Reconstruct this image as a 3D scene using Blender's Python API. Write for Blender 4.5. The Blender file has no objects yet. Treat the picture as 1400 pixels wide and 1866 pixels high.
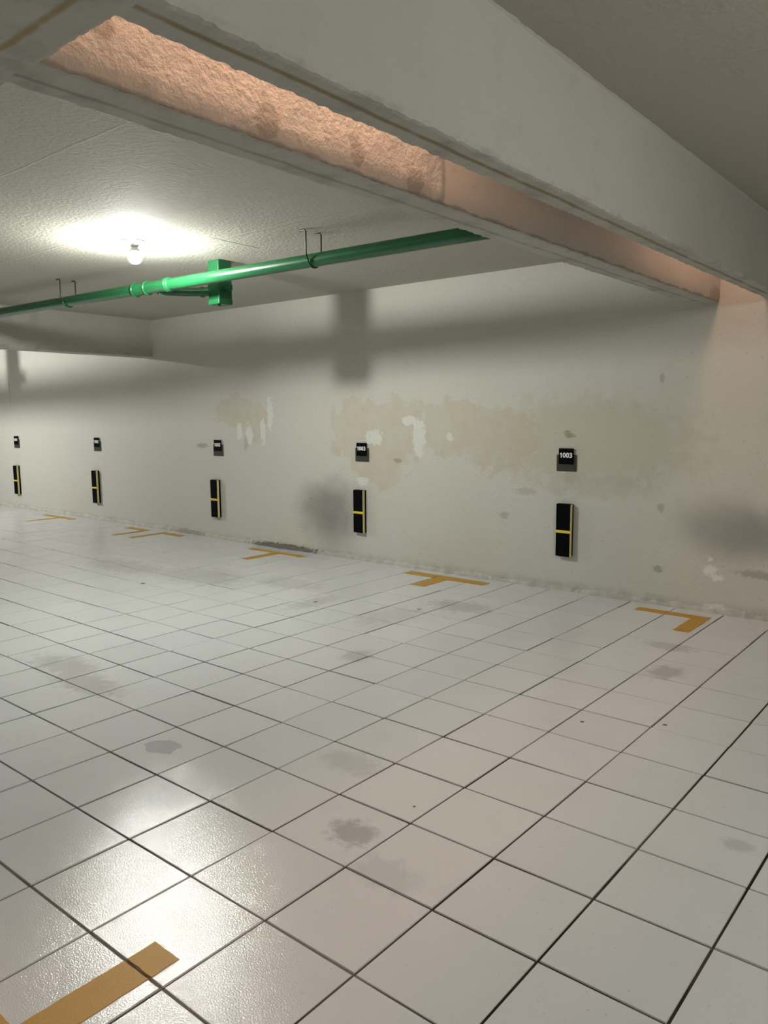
import bpy, bmesh, math, random
from mathutils import Matrix, Vector, noise

# ---------------------------------------------------------------- units: one floor tile = 0.38 m
S = 0.38
random.seed(7)
sc = bpy.context.scene
col = sc.collection

# ---------------------------------------------------------------- camera
R = ((0.77158266, 0.63610243, -0.00582241),
     (0.07344782, -0.0981753, -0.99245505),
     (-0.63187469, 0.76533346, -0.12247069))
CAM = Vector((7.61369777, -3.986399, 4.16989555)) * S
cd = bpy.data.cameras.new('camera')
cam = bpy.data.objects.new('camera', cd)
col.objects.link(cam)
m = Matrix.Identity(4)
for r_ in range(3):
    m[r_][0] = R[0][r_]
    m[r_][1] = -R[1][r_]
    m[r_][2] = -R[2][r_]
    m[r_][3] = CAM[r_]
cam.matrix_world = m
cd.sensor_fit = 'VERTICAL'
cd.sensor_height = 36.0
cd.lens = 1414.45 / 1866.0 * 36.0
cd.clip_start = 0.02
sc.camera = cam

# ---------------------------------------------------------------- view + world
sc.view_settings.view_transform = 'Standard'
sc.view_settings.look = 'None'
sc.view_settings.gamma = 1.0
sc.view_settings.use_curve_mapping = False
sc.view_settings.exposure = 0.0
sc.cycles.use_denoising = True
sc.cycles.max_bounces = 10
sc.cycles.diffuse_bounces = 6
sc.cycles.sample_clamp_indirect = 6.0
w = bpy.data.worlds.new('world')
sc.world = w
w.use_nodes = True
w.node_tree.nodes['Background'].inputs[0].default_value = (0.9, 0.92, 1.0, 1)
w.node_tree.nodes['Background'].inputs[1].default_value = 0.01

# ---------------------------------------------------------------- lamps out of the frame
BULB_STRENGTH = 1650.0          # emission of the ceiling bulb in the frame
BULB_COLOR = (0.98, 1.0, 0.95)


def lamp(name, kind, loc, energy, color, size=0.06, rot=(0, 0, 0), size_y=None):
    l = bpy.data.lights.new(name, kind)
    l.energy = energy
    l.color = color
    if kind == 'AREA':
        l.shape = 'RECTANGLE'
        l.size = size
        l.size_y = size_y
    else:
        l.shadow_soft_size = size
    o = bpy.data.objects.new(name, l)
    col.objects.link(o)
    o.location = Vector(loc) * S
    o.rotation_euler = rot
    return o


# the ceiling bulbs of the neighbouring bays, just below their slabs
lamp('bay_bulb', 'POINT', (-27.4, 4.5, 7.50), 370, (0.99, 1.0, 0.98), 0.05)
lamp('bay_bulb', 'POINT', (9.6, 3.0, 7.12), 46, (1.0, 0.99, 0.92), 0.05)
lamp('bay_bulb', 'POINT', (15.5, -5.0, 7.10), 118, (0.97, 1.0, 0.98), 0.05)
# warm lamps of the level above, shining down through the joint between the twin beams
WARM = (1.0, 0.60, 0.44)
lamp('joint_lamp', 'AREA', (3.03, 0.9, 8.55), 17.5, WARM, 0.22, (0, 0, 0), 1.5)
lamp('joint_lamp', 'AREA', (3.03, 10.4, 8.55), 7.0, WARM, 0.22, (0, 0, 0), 1.3)


# ---------------------------------------------------------------- node helpers
class NT:
    def __init__(self, name):
        self.mat = bpy.data.materials.new(name)
        self.mat.use_nodes = True
        self.t = self.mat.node_tree
        self.b = self.t.nodes['Principled BSDF']
        g = self.t.nodes.new('ShaderNodeNewGeometry')
        self.pos = self.vop('SCALE', g.outputs['Position'], scale=1.0 / S)
        sx = self.t.nodes.new('ShaderNodeSeparateXYZ')
        self.t.links.new(self.pos, sx.inputs[0])
        self.x, self.y, self.z = sx.outputs
        self.nrm = g.outputs['Normal']

    def put(self, sock, v):
        if isinstance(v, bpy.types.NodeSocket):
            self.t.links.new(v, sock)
        elif isinstance(v, (tuple, list)):
            sock.default_value = tuple(v) + ((1,) if len(v) == 3 and len(sock.default_value) == 4 else ())
        else:
            sock.default_value = v

    def vop(self, op, a, b=None, scale=None):
        n = self.t.nodes.new('ShaderNodeVectorMath')
        n.operation = op
        self.put(n.inputs[0], a)
        if b is not None:
            self.put(n.inputs[1], b)
        if scale is not None:
            self.put(n.inputs['Scale'], scale)
        return n.outputs[0]

    def m(self, op, a, b=None, clamp=False):
        n = self.t.nodes.new('ShaderNodeMath')
        n.operation = op
        n.use_clamp = clamp
        self.put(n.inputs[0], a)
        if b is not None:
            self.put(n.inputs[1], b)
        return n.outputs[0]

    def noise(self, scale, detail=3.0, rough=0.55, dist=0.0, vec=None, out='Fac'):
        n = self.t.nodes.new('ShaderNodeTexNoise')
        self.put(n.inputs['Vector'], vec if vec is not None else self.pos)
        n.inputs['Scale'].default_value = scale
        n.inputs['Detail'].default_value = detail
        n.inputs['Roughness'].default_value = rough
        n.inputs['Distortion'].default_value = dist
        return n.outputs[out]

    def voro(self, scale, vec=None):
        n = self.t.nodes.new('ShaderNodeTexVoronoi')
        self.put(n.inputs['Vector'], vec if vec is not None else self.pos)
        n.inputs['Scale'].default_value = scale
        return n.outputs['Distance']

    def ramp(self, v, lo, hi, a=0.0, b=1.0):
        n = self.t.nodes.new('ShaderNodeMapRange')
        n.interpolation_type = 'SMOOTHSTEP'
        self.put(n.inputs[0], v)
        for i_, q in enumerate((lo, hi, a, b)):
            self.put(n.inputs[i_ + 1], q)
        return n.outputs[0]

    def mix(self, f, a, b):
        n = self.t.nodes.new('ShaderNodeMix')
        n.data_type = 'RGBA'
        self.put(n.inputs[0], f)
        self.put(n.inputs[6], a)
        self.put(n.inputs[7], b)
        return n.outputs[2]

    def blob(self, u, v, cu, cv, ru, rv, nz=None, amp=0.0, soft=0.15):
        """1 inside an ellipse, its rim broken up by a noise."""
        a = self.m('DIVIDE', self.m('SUBTRACT', u, cu), ru)
        b = self.m('DIVIDE', self.m('SUBTRACT', v, cv), rv)
        d = self.m('SQRT', self.m('ADD', self.m('MULTIPLY', a, a), self.m('MULTIPLY', b, b)))
        if nz is not None:
            d = self.m('ADD', d, self.m('MULTIPLY', self.m('SUBTRACT', nz, 0.5), amp))
        return self.ramp(d, 1.0 - soft, 1.0 + soft, 1.0, 0.0)

    def band(self, v, c, half, soft):
        return self.ramp(self.m('ABSOLUTE', self.m('SUBTRACT', v, c)), half, half + soft, 1.0, 0.0)

    def bump(self, h, strength, dist, prev=None):
        n = self.t.nodes.new('ShaderNodeBump')
        n.inputs['Strength'].default_value = strength
        n.inputs['Distance'].default_value = dist
        self.put(n.inputs['Height'], h)
        if prev is not None:
            self.put(n.inputs['Normal'], prev)
        return n.outputs[0]

    def done(self, color, rough=0.6, normal=None, spec=0.5, metal=0.0):
        self.put(self.b.inputs['Base Color'], color)
        self.put(self.b.inputs['Roughness'], rough)
        self.put(self.b.inputs['Specular IOR Level'], spec)
        self.put(self.b.inputs['Metallic'], metal)
        if normal is not None:
            self.put(self.b.inputs['Normal'], normal)
        return self.mat


# ---------------------------------------------------------------- materials
def mat_wall():
    n = NT('old_wall_paint')
    X, Z = n.x, n.z
    big = n.noise(0.35, 3)
    mid = n.noise(2.4, 5, 0.6)
    rag = n.noise(3.6, 6, 0.62, 0.3)
    fine = n.noise(14, 4, 0.6)
    rag2 = n.noise(2.1, 6, 0.56, 0.2)
    c = n.mix(big, (0.56, 0.547, 0.48), (0.61, 0.595, 0.53))
    c = n.mix(n.ramp(mid, 0.55, 0.75, 0, 0.35), c, (0.56, 0.53, 0.45))
    bare = (0.545, 0.475, 0.37)
    peel = None
    for (cx, cz, rx, rz) in ((-7.1, 3.75, 1.15, 0.95), (-6.5, 2.95, 1.1, 0.75), (-5.75, 3.85, 0.75, 0.85), (-3.6, 3.9, 1.55, 0.72),
                             (-2.4, 3.55, 1.0, 0.8), (-12.6, 4.3, 1.0, 0.55), (-11.5, 4.0, 0.45, 0.55)):
        q = n.blob(X, Z, cx, cz, rx, rz, rag2, 1.9, 0.07)
        peel = q if peel is None else n.m('MAXIMUM', peel, q)
    c = n.mix(n.m('MULTIPLY', peel, n.ramp(n.noise(3.0, 5, 0.6), 0.3, 0.7, 0.35, 0.85)), c, bare)
    faint = n.blob(X, Z, -0.2, 3.55, 2.6, 1.0, rag, 1.5, 0.35)
    c = n.mix(n.m('MULTIPLY', faint, 0.6), c, (0.50, 0.455, 0.35))
    faint = n.blob(X, Z, 0.1, 2.55, 1.3, 0.25, rag, 2.0, 0.5)
    c = n.mix(n.m('MULTIPLY', faint, 0.3), c, (0.42, 0.39, 0.32))
    # flakes of fresh paint and filler
    fresh = None
    for (cx, cz, rx, rz) in ((-6.58, 3.58, 0.31, 0.24), (-7.05, 2.3, 0.2, 0.13), (-5.35, 4.05, 0.22, 0.12), (-11.25, 3.75, 0.12, 0.42),
                             (-11.9, 3.6, 0.16, 0.3), (-10.9, 4.3, 0.14, 0.5), (-12.4, 3.75, 0.14, 0.28), (-5.0, 3.6, 0.2, 0.5), (-4.0, 3.62, 0.1, 0.1)):
        q = n.blob(X, Z, cx, cz, rx, rz, n.noise(6.5, 5, 0.6), 2.0, 0.08)
        fresh = q if fresh is None else n.m('MAXIMUM', fresh, q)
    c = n.mix(n.m('MULTIPLY', fresh, 0.85), c, (0.69, 0.69, 0.63))
    # exhaust soot
    for (cx, cz, rx, rz, s_) in ((-8.35, 1.42, 1.05, 0.72, 0.62), (-8.3, 0.7, 0.8, 0.8, 0.25), (3.0, 1.80, 0.95, 0.55, 0.42), (3.9, 1.75, 1.0, 0.45, 0.30)):
        q = n.blob(X, Z, cx, cz, rx, rz, n.noise(1.6, 4), 0.9, 0.75)
        c = n.mix(n.m('MULTIPLY', q, s_), c, (0.13, 0.12, 0.11))
    # scuffs, flecks and one tall thin dark streak at the far left
    for (cx, cz, rx, rz, cc, s_) in ((-2.33, 1.69, 0.13, 0.09, (0.3, 0.27, 0.24), 0.6), (1.58, 2.16, 0.07, 0.1, (0.3, 0.27, 0.24), 0.6), (1.57, 0.8, 0.11, 0.07, (0.2, 0.18, 0.16), 0.6),
                                     (3.7, 0.92, 0.5, 0.08, (0.2, 0.18, 0.16), 0.55), (-1.75, 2.33, 0.25, 0.09, (0.36, 0.33, 0.27), 0.5), (1.5, 4.95, 0.05, 0.09, (0.3, 0.26, 0.2), 0.6),
                                     (2.66, 0.90, 0.13, 0.10, (0.82, 0.82, 0.77), 0.8), (2.82, 0.76, 0.13, 0.06, (0.82, 0.82, 0.77), 0.8), (2.66, 1.14, 0.05, 0.05, (0.82, 0.82, 0.77), 0.7), (2.82, 0.15, 0.22, 0.05, (0.82, 0.82, 0.77), 0.85),
                                     (-0.68, 3.74, 0.08, 0.10, (0.26, 0.22, 0.10), 0.75), (-0.55, 3.70, 0.10, 0.05, (0.26, 0.22, 0.10), 0.7), (-0.58, 2.72, 0.2, 0.14, (0.4, 0.36, 0.28), 0.5), (-14.4, 3.2, 0.3, 0.08, (0.2, 0.18, 0.15), 0.6),
                                     (-12.1, 3.3, 0.1, 0.22, (0.36, 0.33, 0.27), 0.6), (-5.75, 2.95, 0.16, 0.06, (0.3, 0.25, 0.18), 0.8), (-28.4, 6.0, 0.06, 1.2, (0.3, 0.28, 0.25), 0.5)):
        q = n.blob(X, Z, cx, cz, rx, rz, n.noise(11, 5, 0.7), 2.6, 0.35)
        c = n.mix(n.m('MULTIPLY', q, s_ * 0.85), c, cc)
    # damp and crumbling along the floor
    low = n.ramp(n.m('ADD', Z, n.m('MULTIPLY', mid, -0.35)), -0.12, 0.14, 1.0, 0.0)
    c = n.mix(n.m('MULTIPLY', low, n.ramp(rag, 0.3, 0.7, 0.15, 0.8)), c, (0.36, 0.34, 0.29))
    dirt = n.blob(X, Z, -10.4, 0.05, 1.5, 0.11, n.noise(7, 5, 0.7), 2.0, 0.15)
    c = n.mix(n.m('MULTIPLY', dirt, 0.85), c, (0.09, 0.075, 0.06))
    dirt = n.blob(X, Z, -15.3, 0.10, 0.9, 0.08, n.noise(7, 5, 0.7), 2.4, 0.15)
    c = n.mix(n.m('MULTIPLY', dirt, 0.5), c, (0.17, 0.15, 0.12))
    c = n.mix(n.m('MULTIPLY', n.ramp(n.noise(22, 2, 0.5), 0.69, 0.74), 0.45), c, (0.27, 0.25, 0.21))
    nb = n.bump(n.noise(16, 5, 0.6), 0.35, 0.012)
    nb = n.bump(n.m('SUBTRACT', fresh, peel), 0.5, 0.004, nb)
    return n.done(c, 0.62, nb, 0.35)


def mat_ceiling():
    n = NT('stippled_ceiling_paint')
    big = n.noise(0.3, 3)
    c = n.mix(big, (0.42, 0.405, 0.345), (0.46, 0.447, 0.385))
    c = n.mix(n.ramp(n.noise(2.2, 4, 0.6), 0.58, 0.78, 0, 0.3), c, (0.37, 0.353, 0.295))
    wob = n.m('MULTIPLY', n.m('SUBTRACT', n.noise(1.5, 2), 0.5), 0.10)
    ridge = None
    for yy in (1.6, 4.5, 6.25, 9.1):
        q = n.band(n.m('ADD', n.y, wob), yy, 0.008, 0.02)
        ridge = q if ridge is None else n.m('MAXIMUM', ridge, q)
    for xx in (-14.5, -9.8, -0.4):
        ridge = n.m('MAXIMUM', ridge, n.band(n.m('ADD', n.x, wob), xx, 0.008, 0.02))
    cut = n.m('MULTIPLY', n.band(n.m('ADD', n.x, wob), -5.0, 0.012, 0.02), n.band(n.y, 6.7, 0.55, 0.15))
    c = n.mix(n.m('MULTIPLY', cut, 0.8), c, (0.16, 0.15, 0.13))
    nb = n.bump(n.noise(14, 5, 0.62), 0.40, 0.018)
    nb = n.bump(n.m('SUBTRACT', n.m('MULTIPLY', ridge, 0.5), cut), 0.6, 0.006, nb)
    return n.done(c, 0.85, nb, 0.1)


def mat_beam(name='beam_plaster', line=None):
    n = NT(name)
    big = n.noise(0.5, 3)
    c = n.mix(big, (0.42, 0.41, 0.36), (0.48, 0.47, 0.415))
    c = n.mix(n.ramp(n.noise(3.0, 5, 0.65), 0.55, 0.75, 0, 0.35), c, (0.34, 0.325, 0.275))
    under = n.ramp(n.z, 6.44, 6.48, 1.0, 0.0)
    if line:
        wob = n.m('MULTIPLY', n.m('SUBTRACT', n.noise(1.2, 3), 0.5), 0.07)
        coord = n.m('ADD', n.x if line[0] == 'x' else n.y, wob)
        q = n.m('MULTIPLY', n.band(coord, line[1], 0.008, 0.035), n.ramp(n.noise(2.0, 3), 0.25, 0.55, 0.35, 1.0))
        c = n.mix(n.m('MULTIPLY', n.m('MULTIPLY', q, under), line[3]), c, line[2])
    under_mottle = n.m('MULTIPLY', under, n.ramp(n.noise(2.0, 5, 0.65), 0.45, 0.72, 0, 0.5))  # blotchy darker tone, on the underside of the beam only
    c = n.mix(under_mottle, c, (0.22, 0.205, 0.18))
    nb = n.bump(n.noise(9, 5, 0.62), 0.3, 0.012)
    return n.done(c, 0.7, nb, 0.25)


def mat_rough_mortar():
    """inner face of the joint: rough mortar, smoother shuttered concrete further in."""
    n = NT('rough_mortar')
    c = n.mix(n.noise(0.8, 4), (0.56, 0.53, 0.48), (0.64, 0.61, 0.55))
    c = n.mix(n.ramp(n.noise(2.6, 5, 0.7), 0.6, 0.72, 0, 0.5), c, (0.40, 0.36, 0.31))
    for (cy, cz, ry, rz) in ((-0.9, 6.8, 0.1, 0.12), (0.6, 6.6, 0.14, 0.16), (1.7, 6.6, 0.1, 0.12), (2.6, 6.55, 0.15, 0.12), (12.5, 6.5, 0.3, 0.2)):
        q = n.blob(n.y, n.z, cy, cz, ry, rz, n.noise(6, 4, 0.6), 1.4, 0.2)
        c = n.mix(n.m('MULTIPLY', q, 0.5), c, (0.28, 0.24, 0.20))
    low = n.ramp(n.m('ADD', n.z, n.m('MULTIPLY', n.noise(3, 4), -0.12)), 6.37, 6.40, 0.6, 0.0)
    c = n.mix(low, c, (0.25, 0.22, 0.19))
    rough = n.ramp(n.y, 3.05, 3.15, 1.0, 0.12)
    h = n.m('MULTIPLY', n.m('ADD', n.noise(17, 5, 0.6, 0.0), n.m('MULTIPLY', n.noise(6, 3, 0.6), 0.6)), rough)
    nb = n.bump(h, 0.6, 0.014)
    return n.done(c, 0.8, nb, 0.2)


def mat_tile():
    n = NT('glazed_floor_tile')
    ix = n.m('FLOOR', n.x)
    iy = n.m('FLOOR', n.y)
    wn = n.t.nodes.new('ShaderNodeTexWhiteNoise')
    wn.noise_dimensions = '2D'
    cb = n.t.nodes.new('ShaderNodeCombineXYZ')
    n.put(cb.inputs[0], ix)
    n.put(cb.inputs[1], iy)
    n.put(wn.inputs['Vector'], cb.outputs[0])
    c = n.mix(wn.outputs['Value'], (0.70, 0.703, 0.715), (0.74, 0.743, 0.755))
    c = n.mix(n.ramp(n.noise(0.9, 4, 0.6), 0.45, 0.8, 0, 0.22), c, (0.55, 0.545, 0.545))
    c = n.mix(n.m('MULTIPLY', n.ramp(n.noise(26, 2, 0.5), 0.70, 0.74), 0.35), c, (0.3, 0.28, 0.26))
    sm = n.noise(5.5, 6, 0.7, 0.5)
    dirt = None
    for (cx, cy, rx, ry, s_) in ((2.65, 1.49, 0.24, 0.2, 0.55), (3.36, 8.37, 0.24, 0.34, 0.5), (-1.74, 9.98, 0.7, 0.45, 0.4), (-4.7, 2.4, 0.8, 0.35, 0.4), (-3.65, 2.15, 0.8, 0.3, 0.4),
                                 (-1.18, 5.89, 0.25, 0.3, 0.4), (-4.56, 8.21, 0.3, 0.7, 0.3), (3.34, 1.16, 0.35, 0.2, 0.2), (1.58, 2.67, 0.4, 0.25, 0.25), (-8.92, 8.51, 1.3, 0.8, 0.3),
                                 (2.9, 9.8, 0.4, 0.22, 0.4), (-2.4, 8.4, 0.5, 0.8, 0.25), (-6.6, 9.3, 1.0, 0.5, 0.25), (5.73, 3.68, 0.15, 0.1, 0.3), (-11.8, 8.0, 1.5, 0.6, 0.3)):
        q = n.m('MULTIPLY', n.blob(n.x, n.y, cx, cy, rx, ry, sm, 2.6, 0.45), s_ * 0.75)
        dirt = q if dirt is None else n.m('MAXIMUM', dirt, q)
    c = n.mix(dirt, c, (0.12, 0.105, 0.09))
    for (cx, cy, r_) in ((-4.56, 8.3, 0.05), (-2.3, 9.2, 0.05), (4.12, 6.2, 0.03), (2.82, 2.3, 0.018), (3.2, 5.6, 0.03), (-9.4, 7.0, 0.06), (-14.5, 5.6, 0.09)):
        c = n.mix(n.m('MULTIPLY', n.blob(n.x, n.y, cx, cy, r_, r_, sm, 0.5, 0.2), 0.9), c, (0.03, 0.028, 0.025))
    wet = n.blob(n.x, n.y, -0.62, 1.5, 0.24, 0.2, n.noise(5, 4), 1.5, 0.06)
    c = n.mix(n.m('MULTIPLY', wet, 0.35), c, (0.25, 0.24, 0.23))
    rough = n.m('ADD', 0.08, n.m('MULTIPLY', n.noise(0.8, 2, 0.5), 0.08))
    rough = n.m('SUBTRACT', rough, n.m('MULTIPLY', wet, 0.10))
    grain = n.noise(80, 2, 0.6)
    st = n.m('SUBTRACT', 1.0, wet)
    nb = n.bump(n.m('MULTIPLY', grain, st), 0.25, 0.004)
    nb = n.bump(n.noise(2.2, 2, 0.5), 0.06, 0.02, nb)
    return n.done(c, rough, nb, 1.0)


def mat_grout():
    n = NT('dark_grout')
    fx = n.m('ABSOLUTE', n.m('SUBTRACT', n.x, n.m('ROUND', n.x)))
    fy = n.m('ABSOLUTE', n.m('SUBTRACT', n.y, n.m('ROUND', n.y)))
    along_y = n.m('LESS_THAN', fx, fy)
    a = n.ramp(n.noise(0.45, 3, 0.6), 0.40, 0.66)
    cx = n.mix(a, (0.022, 0.016, 0.011), (0.11, 0.09, 0.068))
    cy = n.mix(a, (0.026, 0.020, 0.015), (0.20, 0.18, 0.15))
    c = n.mix(along_y, cy, cx)
    black = n.m('MULTIPLY', n.band(n.x, 1.0, 0.03, 0.01), along_y)
    c = n.mix(n.m('MULTIPLY', black, n.ramp(n.y, 3.0, 4.5)), c, (0.008, 0.008, 0.008))
    black = n.m('MULTIPLY', n.band(n.y, 4.0, 0.03, 0.01), n.m('SUBTRACT', 1.0, along_y))
    c = n.mix(n.m('MULTIPLY', black, 0.9), c, (0.008, 0.008, 0.008))
    c = n.mix(n.ramp(n.noise(12, 3, 0.6), 0.62, 0.78, 0, 0.35), c, (0.16, 0.135, 0.105))
    return n.done(c, 0.85, n.bump(n.noise(30, 3), 0.5, 0.004), 0.2)


def mat_plain(name, color, rough=0.5, spec=0.5, var=0.06, scale=6.0, bump=0.0, metal=0.0, bscale=20.0):
    n = NT(name)
    d = tuple(max(0.0, q * (1 - var * 2)) for q in color)
    c = n.mix(n.noise(scale, 4, 0.6), d, color)
    nb = n.bump(n.noise(bscale, 4, 0.6), bump, 0.006) if bump else None
    return n.done(c, rough, nb, spec, metal)


def mat_marking():
    n = NT('amber_line_paint')
    c = n.mix(n.noise(2.5, 4, 0.6), (0.47, 0.255, 0.028), (0.56, 0.32, 0.045))
    c = n.mix(n.ramp(n.noise(9, 5, 0.65), 0.60, 0.80, 0, 0.5), c, (0.36, 0.22, 0.06))
    c = n.mix(n.ramp(n.noise(30, 3, 0.5), 0.72, 0.76, 0, 0.6), c, (0.6, 0.56, 0.48))
    return n.done(c, 0.48, n.bump(n.noise(60, 3), 0.15, 0.003), 0.3)


def mat_emit(name, color, strength):
    n = NT(name)
    n.b.inputs['Emission Color'].default_value = tuple(color) + (1,)
    n.b.inputs['Emission Strength'].default_value = strength
    return n.done((0.9, 0.9, 0.9), 0.3)


M_wall, M_ceil, M_tile, M_grout = mat_wall(), mat_ceiling(), mat_tile(), mat_grout()
M_beam = mat_beam()
M_beam_near = mat_beam('beam_plaster_near', ('x', 3.66, (0.22, 0.165, 0.06), 0.9))
M_beam_far = mat_beam('beam_plaster_far', ('x', 2.33, (0.14, 0.12, 0.10), 0.5))
M_beam_cross = mat_beam('beam_plaster_cross', ('y', -1.58, (0.30, 0.21, 0.06), 0.8))
M_mortar = mat_rough_mortar()
M_dim = mat_plain('grey_wall_paint', (0.20, 0.20, 0.19), 0.8, 0.2, 0.1, 1.0)
M_green = mat_plain('green_enamel', (0.010, 0.100, 0.032), 0.26, 0.55, 0.10, 5.0, 0.10)
M_rod = mat_plain('dark_steel_rod', (0.05, 0.055, 0.05), 0.45, 0.5, 0.1, 10.0, 0.1, 0.6)
M_rubber = mat_plain('black_rubber', (0.002, 0.002, 0.003), 0.6, 0.05, 0.1, 8.0, 0.2)
M_yellow = mat_plain('yellow_stripe', (0.88, 0.66, 0.06), 0.4, 0.5, 0.10, 8.0)
M_cream = mat_plain('pale_yellow_edge', (0.74, 0.62, 0.27), 0.45, 0.5, 0.10, 8.0)
M_plate = mat_plain('dark_grey_plate', (0.055, 0.053, 0.044), 0.5, 0.2, 0.08, 8.0)
M_black = mat_plain('black_plate', (0.0015, 0.0015, 0.002), 0.5, 0.05, 0.1, 8.0)
M_white = mat_plain('white_number', (0.88, 0.88, 0.88), 0.5, 0.3, 0.02, 8.0)
M_porcelain = mat_plain('white_porcelain', (0.78, 0.78, 0.75), 0.25, 0.5, 0.03, 8.0)
M_brass = mat_plain('lamp_cap_metal', (0.45, 0.43, 0.40), 0.35, 0.5, 0.1, 8.0, 0.0, 0.8)
M_bulb = mat_emit('lit_bulb_glass', BULB_COLOR, BULB_STRENGTH)
M_crumb = mat_plain('crumbled_plaster', (0.56, 0.54, 0.48), 0.85, 0.2, 0.22, 3.0, 0.8, 0.0, 9.0)


# ---------------------------------------------------------------- object helpers
def V(p):
    return Vector(p) * S


def link(name, bm, mats, parent=None, smooth=False, origin=None):
    """a bmesh drawn in tile units becomes one object; origin = its base in tile units"""
    o_ = Vector(origin) if origin is not None else Vector((0, 0, 0))
    bmesh.ops.recalc_face_normals(bm, faces=bm.faces)
    for v in bm.verts:
        v.co = (v.co - o_) * S
    me = bpy.data.meshes.new(name)
    bm.to_mesh(me)
    bm.free()
    for mt in (mats if isinstance(mats, (list, tuple)) else [mats]):
        me.materials.append(mt)
    if smooth:
        for p in me.polygons:
            p.use_smooth = True
    o = bpy.data.objects.new(name, me)
    col.objects.link(o)
    if parent is None:
        o.location = o_ * S
    else:
        o.parent = parent
    return o


def struct(o):
    o['kind'] = 'structure'
    return o


def thing(name, label, cat, loc, group=None):
    o = bpy.data.objects.new(name, None)
    o.empty_display_size = 0.05
    col.objects.link(o)
    o.location = V(loc)
    tag(o, label, cat, group)
    return o


def tag(o, label, cat, group=None):
    o['label'] = label
    o['category'] = cat
    if group:
        o['group'] = group
    return o


def box(bm, x0, x1, y0, y1, z0, z1, bevel=0.0, seg=2):
    r = bmesh.ops.create_cube(bm, size=1.0)
    for v in r['verts']:
        v.co = Vector(((x0 + x1) / 2 + v.co.x * (x1 - x0), (y0 + y1) / 2 + v.co.y * (y1 - y0), (z0 + z1) / 2 + v.co.z * (z1 - z0)))
    if bevel:
        es = list({e for v in r['verts'] for e in v.link_edges})
        bmesh.ops.bevel(bm, geom=es, offset=bevel, segments=seg, affect='EDGES', profile=0.5)


def tube(bm, path, rad, n=12, cap=True):
    """round bar along a polyline; rad is one number or one per point"""
    rings = []
    pts = [Vector(p) for p in path]
    for i, p in enumerate(pts):
        d = (pts[min(i + 1, len(pts) - 1)] - pts[max(i - 1, 0)]).normalized()
        up = Vector((0, 0, 1)) if abs(d.z) < 0.9 else Vector((1, 0, 0))
        a = d.cross(up).normalized()
        b = a.cross(d).normalized()
        rr = rad[i] if isinstance(rad, (list, tuple)) else rad
        rings.append([bm.verts.new(p + (a * math.cos(2 * math.pi * k / n) + b * math.sin(2 * math.pi * k / n)) * rr) for k in range(n)])
    for r0, r1 in zip(rings, rings[1:]):
        for k in range(n):
            bm.faces.new((r0[k], r0[(k + 1) % n], r1[(k + 1) % n], r1[k]))
    if cap:
        bm.faces.new(rings[0][::-1])
        bm.faces.new(rings[-1])


def lathe(bm, prof, n=32, cx=0.0, cy=0.0):
    rings = []
    for (r, z) in prof:
        if r < 1e-6:
            rings.append([bm.verts.new((cx, cy, z))])
        else:
            rings.append([bm.verts.new((cx + r * math.cos(2 * math.pi * k / n), cy + r * math.sin(2 * math.pi * k / n), z)) for k in range(n)])
    for a, b in zip(rings, rings[1:]):
        for k in range(n):
            k2 = (k + 1) % n
            if len(a) == 1 and len(b) == 1:
                continue
            if len(a) == 1:
                bm.faces.new((a[0], b[k2], b[k]))
            elif len(b) == 1:
                bm.faces.new((a[k], a[k2], b[0]))
            else:
                bm.faces.new((a[k], a[k2], b[k2], b[k]))


def prism(ring, axis, t0, t1, step, amp, seed, edge=None, edge_amp=0.0):
    """closed ring of (u, z) swept along x or y, its surface roughened like hand-plastered concrete"""
    bm = bmesh.new()
    n = max(2, int(round((t1 - t0) / step)))
    rows = []
    for i in range(n + 1):
        t = t0 + (t1 - t0) * i / n
        row = []
        for (u, z, e) in ring:
            q = Vector((u * 2.3 + seed, t * 2.3, z * 2.3))
            du = noise.noise(q) * amp
            dz = noise.noise(q + Vector((31.7, 5.1, 9.2))) * amp
            if e:
                q2 = Vector((u * 3 + seed, t * 15.0, z * 3))
                du += noise.noise(q2) * edge_amp * e
                dz += noise.noise(q2 + Vector((3.7, 15.1, 1.2))) * edge_amp * abs(e)
            row.append(bm.verts.new((u + du, t, z + dz) if axis == 'y' else (t, u + du, z + dz)))
        rows.append(row)
    k = len(ring)
    for a, b in zip(rows, rows[1:]):
        for j in range(k):
            bm.faces.new((a[j], a[(j + 1) % k], b[(j + 1) % k], b[j]))
    bm.faces.new(rows[0])
    bm.faces.new(rows[-1][::-1])
    return bm


def beam_ring(u0, u1, z0, z1):
    c = 0.025
    pts = []
    for f in (1.0, 0.66, 0.33, 0.12):
        pts.append((u0, z0 + (z1 - z0) * f, 0))
    pts += [(u0, z0 + c * 1.6, 0.5), (u0 + c * 0.4, z0 + c * 0.4, 1), (u0 + c * 1.6, z0, 0.5)]
    w_ = u1 - u0
    for f in (0.3, 0.5, 0.7):
        pts.append((u0 + w_ * f, z0, 0.2))
    pts += [(u1 - c * 1.6, z0, 0.5), (u1 - c * 0.4, z0 + c * 0.4, 1), (u1, z0 + c * 1.6, 0.5)]
    for f in (0.12, 0.33, 0.66, 1.0):
        pts.append((u1, z0 + (z1 - z0) * f, 0))
    return pts


# ---------------------------------------------------------------- the garage shell
XL, XR, YF, YW, H, B = -42.0, 21.0, -17.0, 12.80, 7.66, 6.41


def lift(x):
    """the floor rises by 2-3 cm towards the far left bays"""
    t = min(1.0, max(0.0, (-x - 10.5) / 8.0))
    return 0.065 * t * t * (3 - 2 * t)


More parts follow.
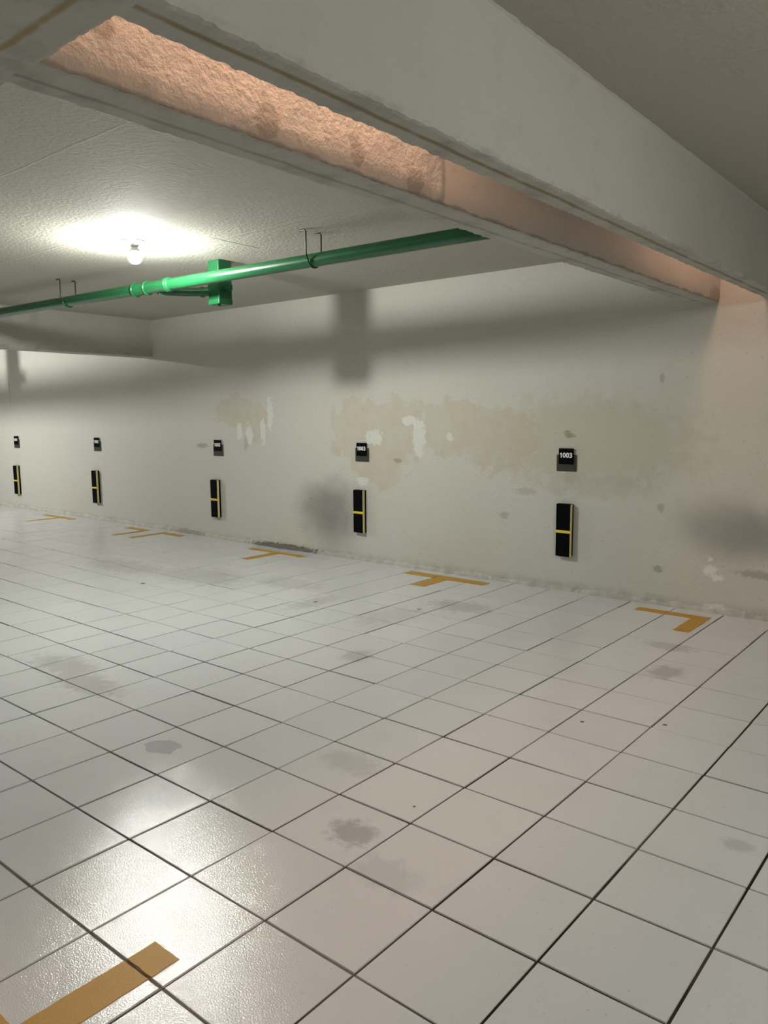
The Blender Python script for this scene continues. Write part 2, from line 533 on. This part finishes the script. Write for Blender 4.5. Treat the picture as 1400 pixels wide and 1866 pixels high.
# floor: every tile a chamfered slab on a bed of grout
bm = bmesh.new()
rnd = random.Random(3)
x_a, x_b, y_a, y_b = -36, 16, -9, 13
for i in range(x_a, x_b):
    for j in range(y_a, y_b):
        g = 0.0085 + rnd.random() * 0.003
        c_ = 0.0055
        y1 = min(j + 1 - g, YW)
        if y1 - (j + g) < 0.05:
            continue
        tx, ty, dz = rnd.gauss(0, 0.0022), rnd.gauss(0, 0.0022), rnd.gauss(0, 0.0015)
        ox, oy = rnd.gauss(0, 0.002), rnd.gauss(0, 0.002)
        lo, hi = [], []
        for (sx, sy) in ((0, 0), (1, 0), (1, 1), (0, 1)):
            px = (i + g if sx == 0 else i + 1 - g) + ox
            py = (j + g if sy == 0 else y1) + oy
            lo.append(bm.verts.new((px, py, -0.016 + lift(px))))
            qx = px + (c_ if sx == 0 else -c_)
            qy = py + (c_ if sy == 0 else -c_)
            hi.append(bm.verts.new((qx, qy, dz + tx * (sx - .5) + ty * (sy - .5) + lift(px))))
        bm.faces.new(hi)
        for k in range(4):
            bm.faces.new((lo[k], lo[(k + 1) % 4], hi[(k + 1) % 4], hi[k]))
nb_ = 60
prev = None
for k in range(nb_ + 1):
    x = x_a + (x_b - x_a) * k / nb_
    cur = [bm.verts.new((x, y_a, lift(x) - 0.011)), bm.verts.new((x, YW + 0.05, lift(x) - 0.011))]
    if prev:
        f = bm.faces.new((prev[0], cur[0], cur[1], prev[1]))
        f.material_index = 1
    prev = cur
# plain tiles out of the camera's sight, up to the far walls
for (a0, a1, b0, b1) in ((XL, x_a, YF, YW), (x_b, XR, YF, YW), (x_a, x_b, YF, y_a)):
    z_ = lift(a0) if a1 < 0 else 0.0
    bm.faces.new([bm.verts.new(q) for q in ((a0, b0, z_), (a1, b0, z_), (a1, b1, z_), (a0, b1, z_))])
for f in bm.faces:
    f.normal_update()
floor = struct(link('floor', bm, [M_tile, M_grout]))

bm = bmesh.new()
box(bm, XL, XR, YW, YW + 0.6, -0.3, 9.2)
struct(link('wall_back', bm, M_wall))
bm = bmesh.new()
box(bm, XL, XR, YF - 0.6, YF, -0.3, 7.9)
struct(link('wall_front', bm, M_dim))
bm = bmesh.new()
box(bm, XL - 0.6, XL, YF, YW, -0.3, 7.9)
struct(link('wall_left', bm, M_dim))
bm = bmesh.new()
box(bm, XR, XR + 0.6, YF, YW, -0.3, 7.9)
struct(link('wall_right', bm, M_dim))

# ceiling: two slabs, parted by the joint between the twin beams
bm = bmesh.new()
box(bm, XL, 2.58, YF, YW, H, 8.75)
box(bm, 3.50, XR, YF, YW, H, 8.75)
box(bm, 2.58, 3.50, YF, -1.45, H, 8.75)
box(bm, XL, XR, YF, YW, 8.75, 9.0)
struct(link('ceiling', bm, M_ceil))

# twin beams beside the joint
ring = beam_ring(3.46, 3.83, B, H + 0.05)
ring = [(u, z, e) for (u, z, e) in ring]
o = link('beam', prism(ring, 'y', -1.6, YW + 0.02, 0.03, 0.005, 2.0, True, 0.015), M_beam_near)
struct(o).name = 'trim_1'
ring = beam_ring(2.12, 2.60, B, H + 0.05)
o = link('beam', prism(ring, 'y', -1.6, YW + 0.02, 0.03, 0.005, 11.0, True, 0.015), [M_beam_far, M_mortar])
for p in o.data.polygons:
    if p.normal.x > 0.75 and p.center.x / S > 2.5:
        p.material_index = 1
struct(o).name = 'trim_2'
# the rough inner lining of the joint above the beams
bm = bmesh.new()
ny, nz = 300, 16
rows = []
for i in range(ny + 1):
    y = -1.4 + (YW + 1.4) * i / ny
    row = []
    for j in range(nz + 1):
        z = B + 0.015 + (H + 0.2 - B) * j / nz
        q = Vector((4.0, y * 2.6, z * 2.6))
        a = 1.0 if y < 3.05 else 0.10
        d = (noise.noise(q) * 0.012 + noise.noise(q * 3.1) * 0.010 + noise.noise(q * 7) * 0.007) * a
        d += 0.016 * (1 if y < 3.05 else 0)
        if j == 0:
            d = -0.015
        row.append(bm.verts.new((2.612 + d, y, z)))
    rows.append(row)
for a, b in zip(rows, rows[1:]):
    for j in range(nz):
        bm.faces.new((a[j], b[j], b[j + 1], a[j + 1]))
o = link('lining', bm, M_mortar, smooth=True)
struct(o).name = 'trim_3'

# cross beam closing the joint near the camera, and the beam far left
ring = beam_ring(-2.75, -1.32, B - 0.004, H + 0.05)
o = link('beam', prism(ring, 'x', -17.1, 3.84, 0.035, 0.006, 5.0, True, 0.015), M_beam_cross)
struct(o).name = 'trim_4'
ring = beam_ring(-17.75, -17.12, 6.34, H + 0.05)
o = link('beam', prism(ring, 'y', YF, YW + 0.02, 0.25, 0.01, 8.0, True, 0.006), M_beam)
struct(o).name = 'trim_5'

# uneven plaster seam between the near beam and the slab
bm = bmesh.new()
rows = []
for i in range(561):
    y = -1.5 + (YW + 1.5) * i / 560
    a = 0.016 + 0.012 * noise.noise(Vector((y * 1.3, 2, 0))) + 0.010 * noise.noise(Vector((y * 6, 9, 0)))
    a = max(0.004, a)
    rows.append([bm.verts.new((3.82, y, H - a * 1.5)), bm.verts.new((3.835 + a * 0.4, y, H - a * 0.6)), bm.verts.new((3.835 + a * 1.6, y, H + 0.004))])
for a, b in zip(rows, rows[1:]):
    for j in range(2):
        bm.faces.new((a[j], b[j], b[j + 1], a[j + 1]))
struct(link('trim_6', bm, M_beam))

# crumbled plaster where the wall meets the floor
bm = bmesh.new()
nx = 900
rows = []
for i in range(nx + 1):
    x = -34.0 + 46.0 * i / nx
    a = noise.noise(Vector((x * 1.1, 0, 0)))
    b = noise.noise(Vector((x * 4.3, 7, 0)))
    c_ = noise.noise(Vector((x * 11.0, 3, 0)))
    hgt = max(0.015, 0.085 + 0.07 * a + 0.045 * b + 0.02 * c_)
    dep = max(0.006, 0.045 + 0.03 * a + 0.025 * b + 0.015 * c_)
    z = lift(x)
    rows.append([bm.verts.new((x, YW + 0.01, z + hgt + 0.03)), bm.verts.new((x, YW - dep * 0.45, z + hgt)),
                 bm.verts.new((x, YW - dep * 0.9, z + hgt * 0.45)), bm.verts.new((x, YW - dep - 0.012, z - 0.02))])
for a, b in zip(rows, rows[1:]):
    for j in range(3):
        bm.faces.new((a[j], b[j], b[j + 1], a[j + 1]))
o = struct(link('baseboard_back', bm, M_wall))

# ---------------------------------------------------------------- green pipe along the ceiling


def pipe_y(x):
    return 6.905 + 0.043 * (x + 3.07)


PZ, PR = 7.115, 0.128
pipe = thing('ceiling_pipe', 'long green enamelled pipe hung below the ceiling along the back wall', 'pipe', (-7.5, pipe_y(-7.5), PZ))


def local(o, parent):
    """keep a mesh drawn in world coordinates where it is under its thing"""
    o.parent = parent
    o.matrix_parent_inverse = Matrix.Translation(-parent.location)
    return o


def part(name, bm, mats, parent, smooth=False):
    o = link(name, bm, mats, None, smooth)
    return local(o, parent)


bm = bmesh.new()
tube(bm, [(x, pipe_y(x), PZ) for x in (-33.0, -20.0, -11.0, -5.0, 0.0, 2.13)], PR, 32)
p_run = part('pipe_run', bm, M_green, pipe, True)
bm = bmesh.new()
xs = [-8.72, -8.70, -8.55, -8.52, -8.2, -8.17, -7.55, -7.50, -7.36, -7.33]
rs = [PR, .150, .150, .140, .140, .138, .138, .156, .156, PR]
tube(bm, [(x, pipe_y(x), PZ) for x in xs], rs, 32)
tee = part('tee_fitting', bm, M_green, pipe, True)
for x in (-8.62, -8.18, -7.43):
    bm = bmesh.new()
    tube(bm, [(x - .03, pipe_y(x), PZ), (x - .022, pipe_y(x), PZ), (x + .022, pipe_y(x), PZ), (x + .03, pipe_y(x), PZ)], [.14, .165, .165, .14], 32)
    r_ = link('collar_ring', bm, M_green, None, True)
    r_.parent = tee
# branch from the tee back to the box
bxc = (-6.70, 7.58)
by0 = pipe_y(-7.9)
bm = bmesh.new()
tube(bm, [(-7.86, by0 + 0.05, PZ - 0.06), (-7.80, by0 + 0.28, PZ - 0.07), (-7.55, by0 + 0.62, PZ - 0.08), (-7.2, 7.52, PZ - 0.09), (-6.84, 7.56, PZ - 0.09)], [.115, .105, .10, .10, .10], 24)
br = part('branch_pipe', bm, M_green, pipe, True)
bm = bmesh.new()
tube(bm, [(-7.30, 7.505, PZ - 0.09), (-7.29, 7.507, PZ - 0.09), (-7.23, 7.518, PZ - 0.09), (-7.22, 7.52, PZ - 0.09)], [.10, .118, .118, .10], 24)
r_ = link('coupling', bm, M_green, None, True)
r_.parent = br


# square drop box on the ceiling behind the pipe
def drop_box(x, y, label):
    t = thing('ceiling_box', label, 'ceiling box', (x, y, H))
    a = 0.20
    zb = 6.70
    bm = bmesh.new()
    box(bm, -a, a, -a * 0.92, a * 0.92, zb - H + 0.02, -0.002, 0.022, 2)
    bmesh.ops.translate(bm, verts=bm.verts, vec=(0, 0, 0))
    link('box_body', bm, M_green, t)
    bm = bmesh.new()
    box(bm, -a - .006, a + .006, -a * 0.92 - .006, a * 0.92 + .006, zb - H - 0.01, zb - H + 0.10, 0.018, 2)
    tube(bm, [(0.02, -0.05, zb - H - 0.045), (0.02, -0.05, zb - H)], .035, 12)
    link('bottom_cap', bm, M_green, t)
    bm = bmesh.new()
    box(bm, -a - .008, a + .008, -a * 0.92 - .008, a * 0.92 + .008, PZ - 0.10 - H, PZ + 0.02 - H, 0.01, 2)
    link('clamp_band', bm, M_green, t)
    bm = bmesh.new()
    tube(bm, [(a - .02, 0.0, PZ - 0.09 - H), (a + .10, 0.0, PZ - 0.09 - H), (a + .105, 0, PZ - 0.09 - H), (a + .15, 0.0, PZ - 0.09 - H)], [.065, .065, .085, .085], 8)
    link('side_plug', bm, M_green, t)
    return t


b1 = drop_box(bxc[0], bxc[1], 'square green metal box dropping from the ceiling behind the green pipe')
b1.rotation_euler.z = math.radians(-3)
b2 = drop_box(-27.55, 7.25, 'square green metal box in the bay beyond the far left beam')


# hangers: two rods and a saddle under the pipe
def hanger(x, label):
    yc = pipe_y(x)
    t = thing('pipe_hanger', label, 'pipe hanger', (x, yc, H), 'steel hangers of the green pipe')
    hw = 0.205
    for s in (-1, 1):
        bm = bmesh.new()
        path = [(-0.17, s * hw, -0.016), (-0.03, s * hw, -0.016), (0, s * hw, -0.045), (0, s * hw, PZ - H + 0.10), (0, s * 0.165, PZ - H)]
        tube(bm, path, 0.0155, 8)
        link('hanger_rod', bm, M_rod, t, True)
    bm = bmesh.new()
    rr = PR + 0.012
    tube(bm, [(0, rr * 1.12 * math.cos(a), PZ - H - rr * math.sin(a)) for a in [math.pi * k / 14 for k in range(15)]], 0.017, 8)
    link('saddle', bm, M_green, t, True)
    return t


hanger(-3.07, 'thin twin-rod hanger holding the pipe right of the square green box')
hanger(-11.45, 'thin twin-rod hanger holding the pipe left of the lit bulb')

# ---------------------------------------------------------------- the bare bulb
bx, by = -6.41, 5.22
lampo = thing('ceiling_bulb', 'bare white glowing bulb in a round holder on the ceiling', 'light bulb', (bx, by, H))
bm = bmesh.new()
lathe(bm, [(0, 0.0), (0.235, 0.0), (0.235, -0.018), (0.21, -0.035), (0.12, -0.045), (0.09, -0.06), (0.085, -0.10), (0, -0.10)], 40)
link('lamp_holder', bm, M_porcelain, lampo, True)
bm = bmesh.new()
lathe(bm, [(0, -0.095), (0.062, -0.095), (0.066, -0.13), (0.10, -0.165), (0.128, -0.20), (0.134, -0.215), (0.12, -0.215), (0, -0.21)], 32)
link('bulb_collar', bm, M_porcelain, lampo, True)
bm = bmesh.new()
prof = [(0.0, -0.205), (0.125, -0.205), (0.138, -0.225), (0.142, -0.27), (0.138, -0.315), (0.122, -0.36), (0.095, -0.40), (0.055, -0.43), (0.0, -0.44)]
lathe(bm, prof, 40)
link('glass_globe', bm, M_bulb, lampo, True)


# ---------------------------------------------------------------- bay number signs and wall bumpers
def arc(cx, cy, rx, ry, a0, a1, n=14):
    return [(cx + rx * math.cos(math.radians(a0 + (a1 - a0) * k / n)), cy + ry * math.sin(math.radians(a0 + (a1 - a0) * k / n))) for k in range(n + 1)]


# bold sans-serif digits as pen strokes in a 0.62 x 1.0 cell
DIGITS = {
    '0': ([arc(0.31, 0.5, 0.215, 0.405, 0, 360, 28)], True),
    '1': ([[(0.36, 0.0), (0.36, 0.985)], [(0.40, 0.93), (0.27, 0.79), (0.10, 0.70)]], False),
    '2': ([arc(0.31, 0.70, 0.205, 0.21, 172, -32) + [(0.28, 0.30), (0.11, 0.09)], [(0.06, 0.09), (0.57, 0.09)]], False),
    '3': ([arc(0.29, 0.725, 0.185, 0.185, 160, -88) + [(0.22, 0.54)], [(0.22, 0.535)] + arc(0.29, 0.30, 0.215, 0.225, 88, -160)], False),
}


def number_mesh(text):
    bm = bmesh.new()
    pen, cell = 0.185, 0.64
    for d, ch in enumerate(text):
        strokes, closed = DIGITS[ch]
        for q, st in enumerate(strokes):
            pts = [Vector((p[0], p[1])) for p in st]
            if closed:
                pts = pts[:-1]
            k = len(pts)
            left, right = [], []
            for i, p in enumerate(pts):
                a = pts[(i - 1) % k] if (closed or i > 0) else p
                b = pts[(i + 1) % k] if (closed or i < k - 1) else p
                t = (b - a).normalized()
                nrm = Vector((-t.y, t.x))
                for sgn, lst in ((1, left), (-1, right)):
                    u = p + nrm * sgn * pen / 2
                    x = (u.x + d * cell - cell * len(text) / 2) * 0.128
                    z = (u.y - 0.5) * 0.118
                    lst.append((bm.verts.new((x, -0.003 - 0.0004 * q, z)), bm.verts.new((x, 0.003, z))))
            for i in range(k if closed else k - 1):
                i2 = (i + 1) % k
                (lf, lb), (rf, rb), (lf2, lb2), (rf2, rb2) = left[i], right[i], left[i2], right[i2]
                bm.faces.new((lf, lf2, rf2, rf))
                bm.faces.new((lf, lb, lb2, lf2))
                bm.faces.new((rf, rf2, rb2, rb))
            if not closed:
                for e in (0, -1):
                    bm.faces.new((left[e][0], right[e][0], right[e][1], left[e][1]))
    for v in bm.verts:
        v.co *= S
    me = bpy.data.meshes.new('number')
    bm.to_mesh(me)
    bm.free()
    me.materials.append(M_white)
    return me


def sign(x, z, text, label):
    t = thing('bay_number_sign', label, 'number sign', (x, YW, z), 'bay number signs on the back wall')
    bm = bmesh.new()
    box(bm, -0.25, 0.25, -0.03, 0.0, -0.20, 0.185, 0.008, 2)
    link('backing_plate', bm, M_plate, t)
    bm = bmesh.new()
    box(bm, -0.188, 0.188, -0.056, -0.028, -0.035, 0.335, 0.008, 2)
    link('front_plate', bm, M_black, t)
    o = bpy.data.objects.new('number', number_mesh(text))
    col.objects.link(o)
    o.parent = t
    o.location = V((0, -0.057, 0.175))
    return t


sign(-0.67, 3.065, '1003', 'black 1003 sign farthest right on the wall, below a small yellowish scar')
sign(-7.03, 3.085, '1003', 'black 1003 sign beside the white filler patch on the peeling wall')
sign(-13.50, 3.07, '1002', 'black 1002 sign left of the peeling patches, nearer of the two')
sign(-21.12, 3.05, '1002', 'black 1002 sign farther away, second from the left end')
sign(-27.96, 3.03, '1001', 'smallest black number sign, at the far left end of the wall')


def bumper(x, z0, z1, label, lean=0.0):
    t = thing('wall_bumper', label, 'wall bumper', (x, YW, z0), 'rubber bumpers on the back wall')
    t.rotation_euler.y = lean
    hgt, hw, d = z1 - z0, 0.19, 0.15
    bm = bmesh.new()
    box(bm, -hw, hw, -d, 0, 0, hgt, 0.016, 3)
    link('pad', bm, M_rubber, t)
    bm = bmesh.new()
    zc = hgt * 0.475
    box(bm, -hw - .004, hw + .004, -d - .006, -d + .06, zc - .032, zc + .032, 0.004, 2)
    link('cross_stripe', bm, M_yellow, t)
    for s in (1,):
        bm = bmesh.new()
        box(bm, min(s * (hw - .012), s * (hw + .005)), max(s * (hw - .012), s * (hw + .005)), -d - .001, -d + .072, 0.004, hgt - 0.004, 0.003, 2)
        link('edge_stripe', bm, M_cream, t)
    return t


bumper(-0.655, 0.85, 2.10, 'black bumper pad with yellow stripe farthest right, nearest to the camera')
bumper(-7.09, 0.83, 2.07, 'black bumper pad with yellow stripe beside the dark soot stain')
bumper(-13.64, 0.77, 2.05, 'black bumper pad with yellow stripe below the nearer 1002 sign', math.radians(-0.5))
bumper(-21.27, 0.75, 2.06, 'black bumper pad with yellow stripe below the farther 1002 sign', math.radians(-0.8))
bumper(-28.02, 0.72, 2.02, 'smallest black bumper pad with yellow stripe, at the far left end', math.radians(-0.8))


# ---------------------------------------------------------------- painted bay markings
def marking(rects, label, group=None):
    """paint lies on the tiles and breaks off at every grout joint"""
    xs = [r[0] for r in rects]
    ys = [r[2] for r in rects]
    ox, oy = sum(xs) / len(xs), sum(ys) / len(ys)
    bm = bmesh.new()
    for (x0, x1, y0, y1) in rects:
        i = math.floor(x0)
        while i < x1:
            j = math.floor(y0)
            while j < y1:
                a0, a1 = max(x0, i + .014), min(x1, i + 1 - .014)
                b0, b1 = max(y0, j + .014), min(y1, j + 1 - .014)
                if a1 - a0 > .01 and b1 - b0 > .01:
                    z = lift((a0 + a1) / 2)
                    # a thin film with a slightly ragged rim
                    nu, nv = max(1, int((a1 - a0) / .05)), max(1, int((b1 - b0) / .05))
                    ringp = [(a0 + (a1 - a0) * k / nu, b0, 0) for k in range(nu)] + [(a1, b0 + (b1 - b0) * k / nv, 1) for k in range(nv)] + \
                            [(a1 - (a1 - a0) * k / nu, b1, 0) for k in range(nu)] + [(a0, b1 - (b1 - b0) * k / nv, 1) for k in range(nv)]
                    top, bot = [], []
                    for (px, py, _) in ringp:
                        q = noise.noise(Vector((px * 9, py * 9, 1.7))) * 0.010
                        r_ = noise.noise(Vector((px * 9, py * 9, 8.7))) * 0.010
                        top.append(bm.verts.new((px + q, py + r_, z + .0075)))
                        bot.append(bm.verts.new((px + q, py + r_, z - .006)))
                    bm.faces.new(top)
                    for k in range(len(top)):
                        k2 = (k + 1) % len(top)
                        bm.faces.new((bot[k], bot[k2], top[k2], top[k]))
                j += 1
            i += 1
    o = link('floor_marking', bm, M_marking, None, False, (ox, oy, 0))
    tag(o, label, 'parking line', group)
    return o


M_marking = mat_marking()
G = 'painted bay markings along the back wall'
marking([(1.36, 2.87, 12.06, 12.33), (2.56, 2.87, 10.95, 12.06)], 'amber painted corner line on the floor, farthest right by the back wall', G)
marking([(-5.0, -2.5, 12.06, 12.42), (-3.95, -3.56, 11.08, 12.06)], 'amber painted T on the tiles between the two 1003 signs', G)
marking([(-11.3, -8.85, 12.03, 12.30), (-10.12, -9.82, 10.81, 12.03)], 'amber painted T on the tiles between the 1003 and 1002 signs', G)
marking([(-16.25, -15.0, 12.10, 12.38), (-16.2, -15.95, 10.88, 12.10)], 'right one of two amber corner lines back to back between the 1002 signs', G)
marking([(-18.3, -16.95, 12.05, 12.33), (-17.15, -16.95, 10.85, 12.05)], 'left one of two amber corner lines back to back between the 1002 signs', G)
marking([(-24.6, -22.2, 12.05, 12.33), (-23.3, -23.1, 10.75, 12.05)], 'amber painted T on the tiles at the far left', G)
marking([(2.53, 2.845, -1.87, -0.735), (1.3, 4.1, -2.2, -1.87)], 'broad amber painted line on the tiles in the left foreground')
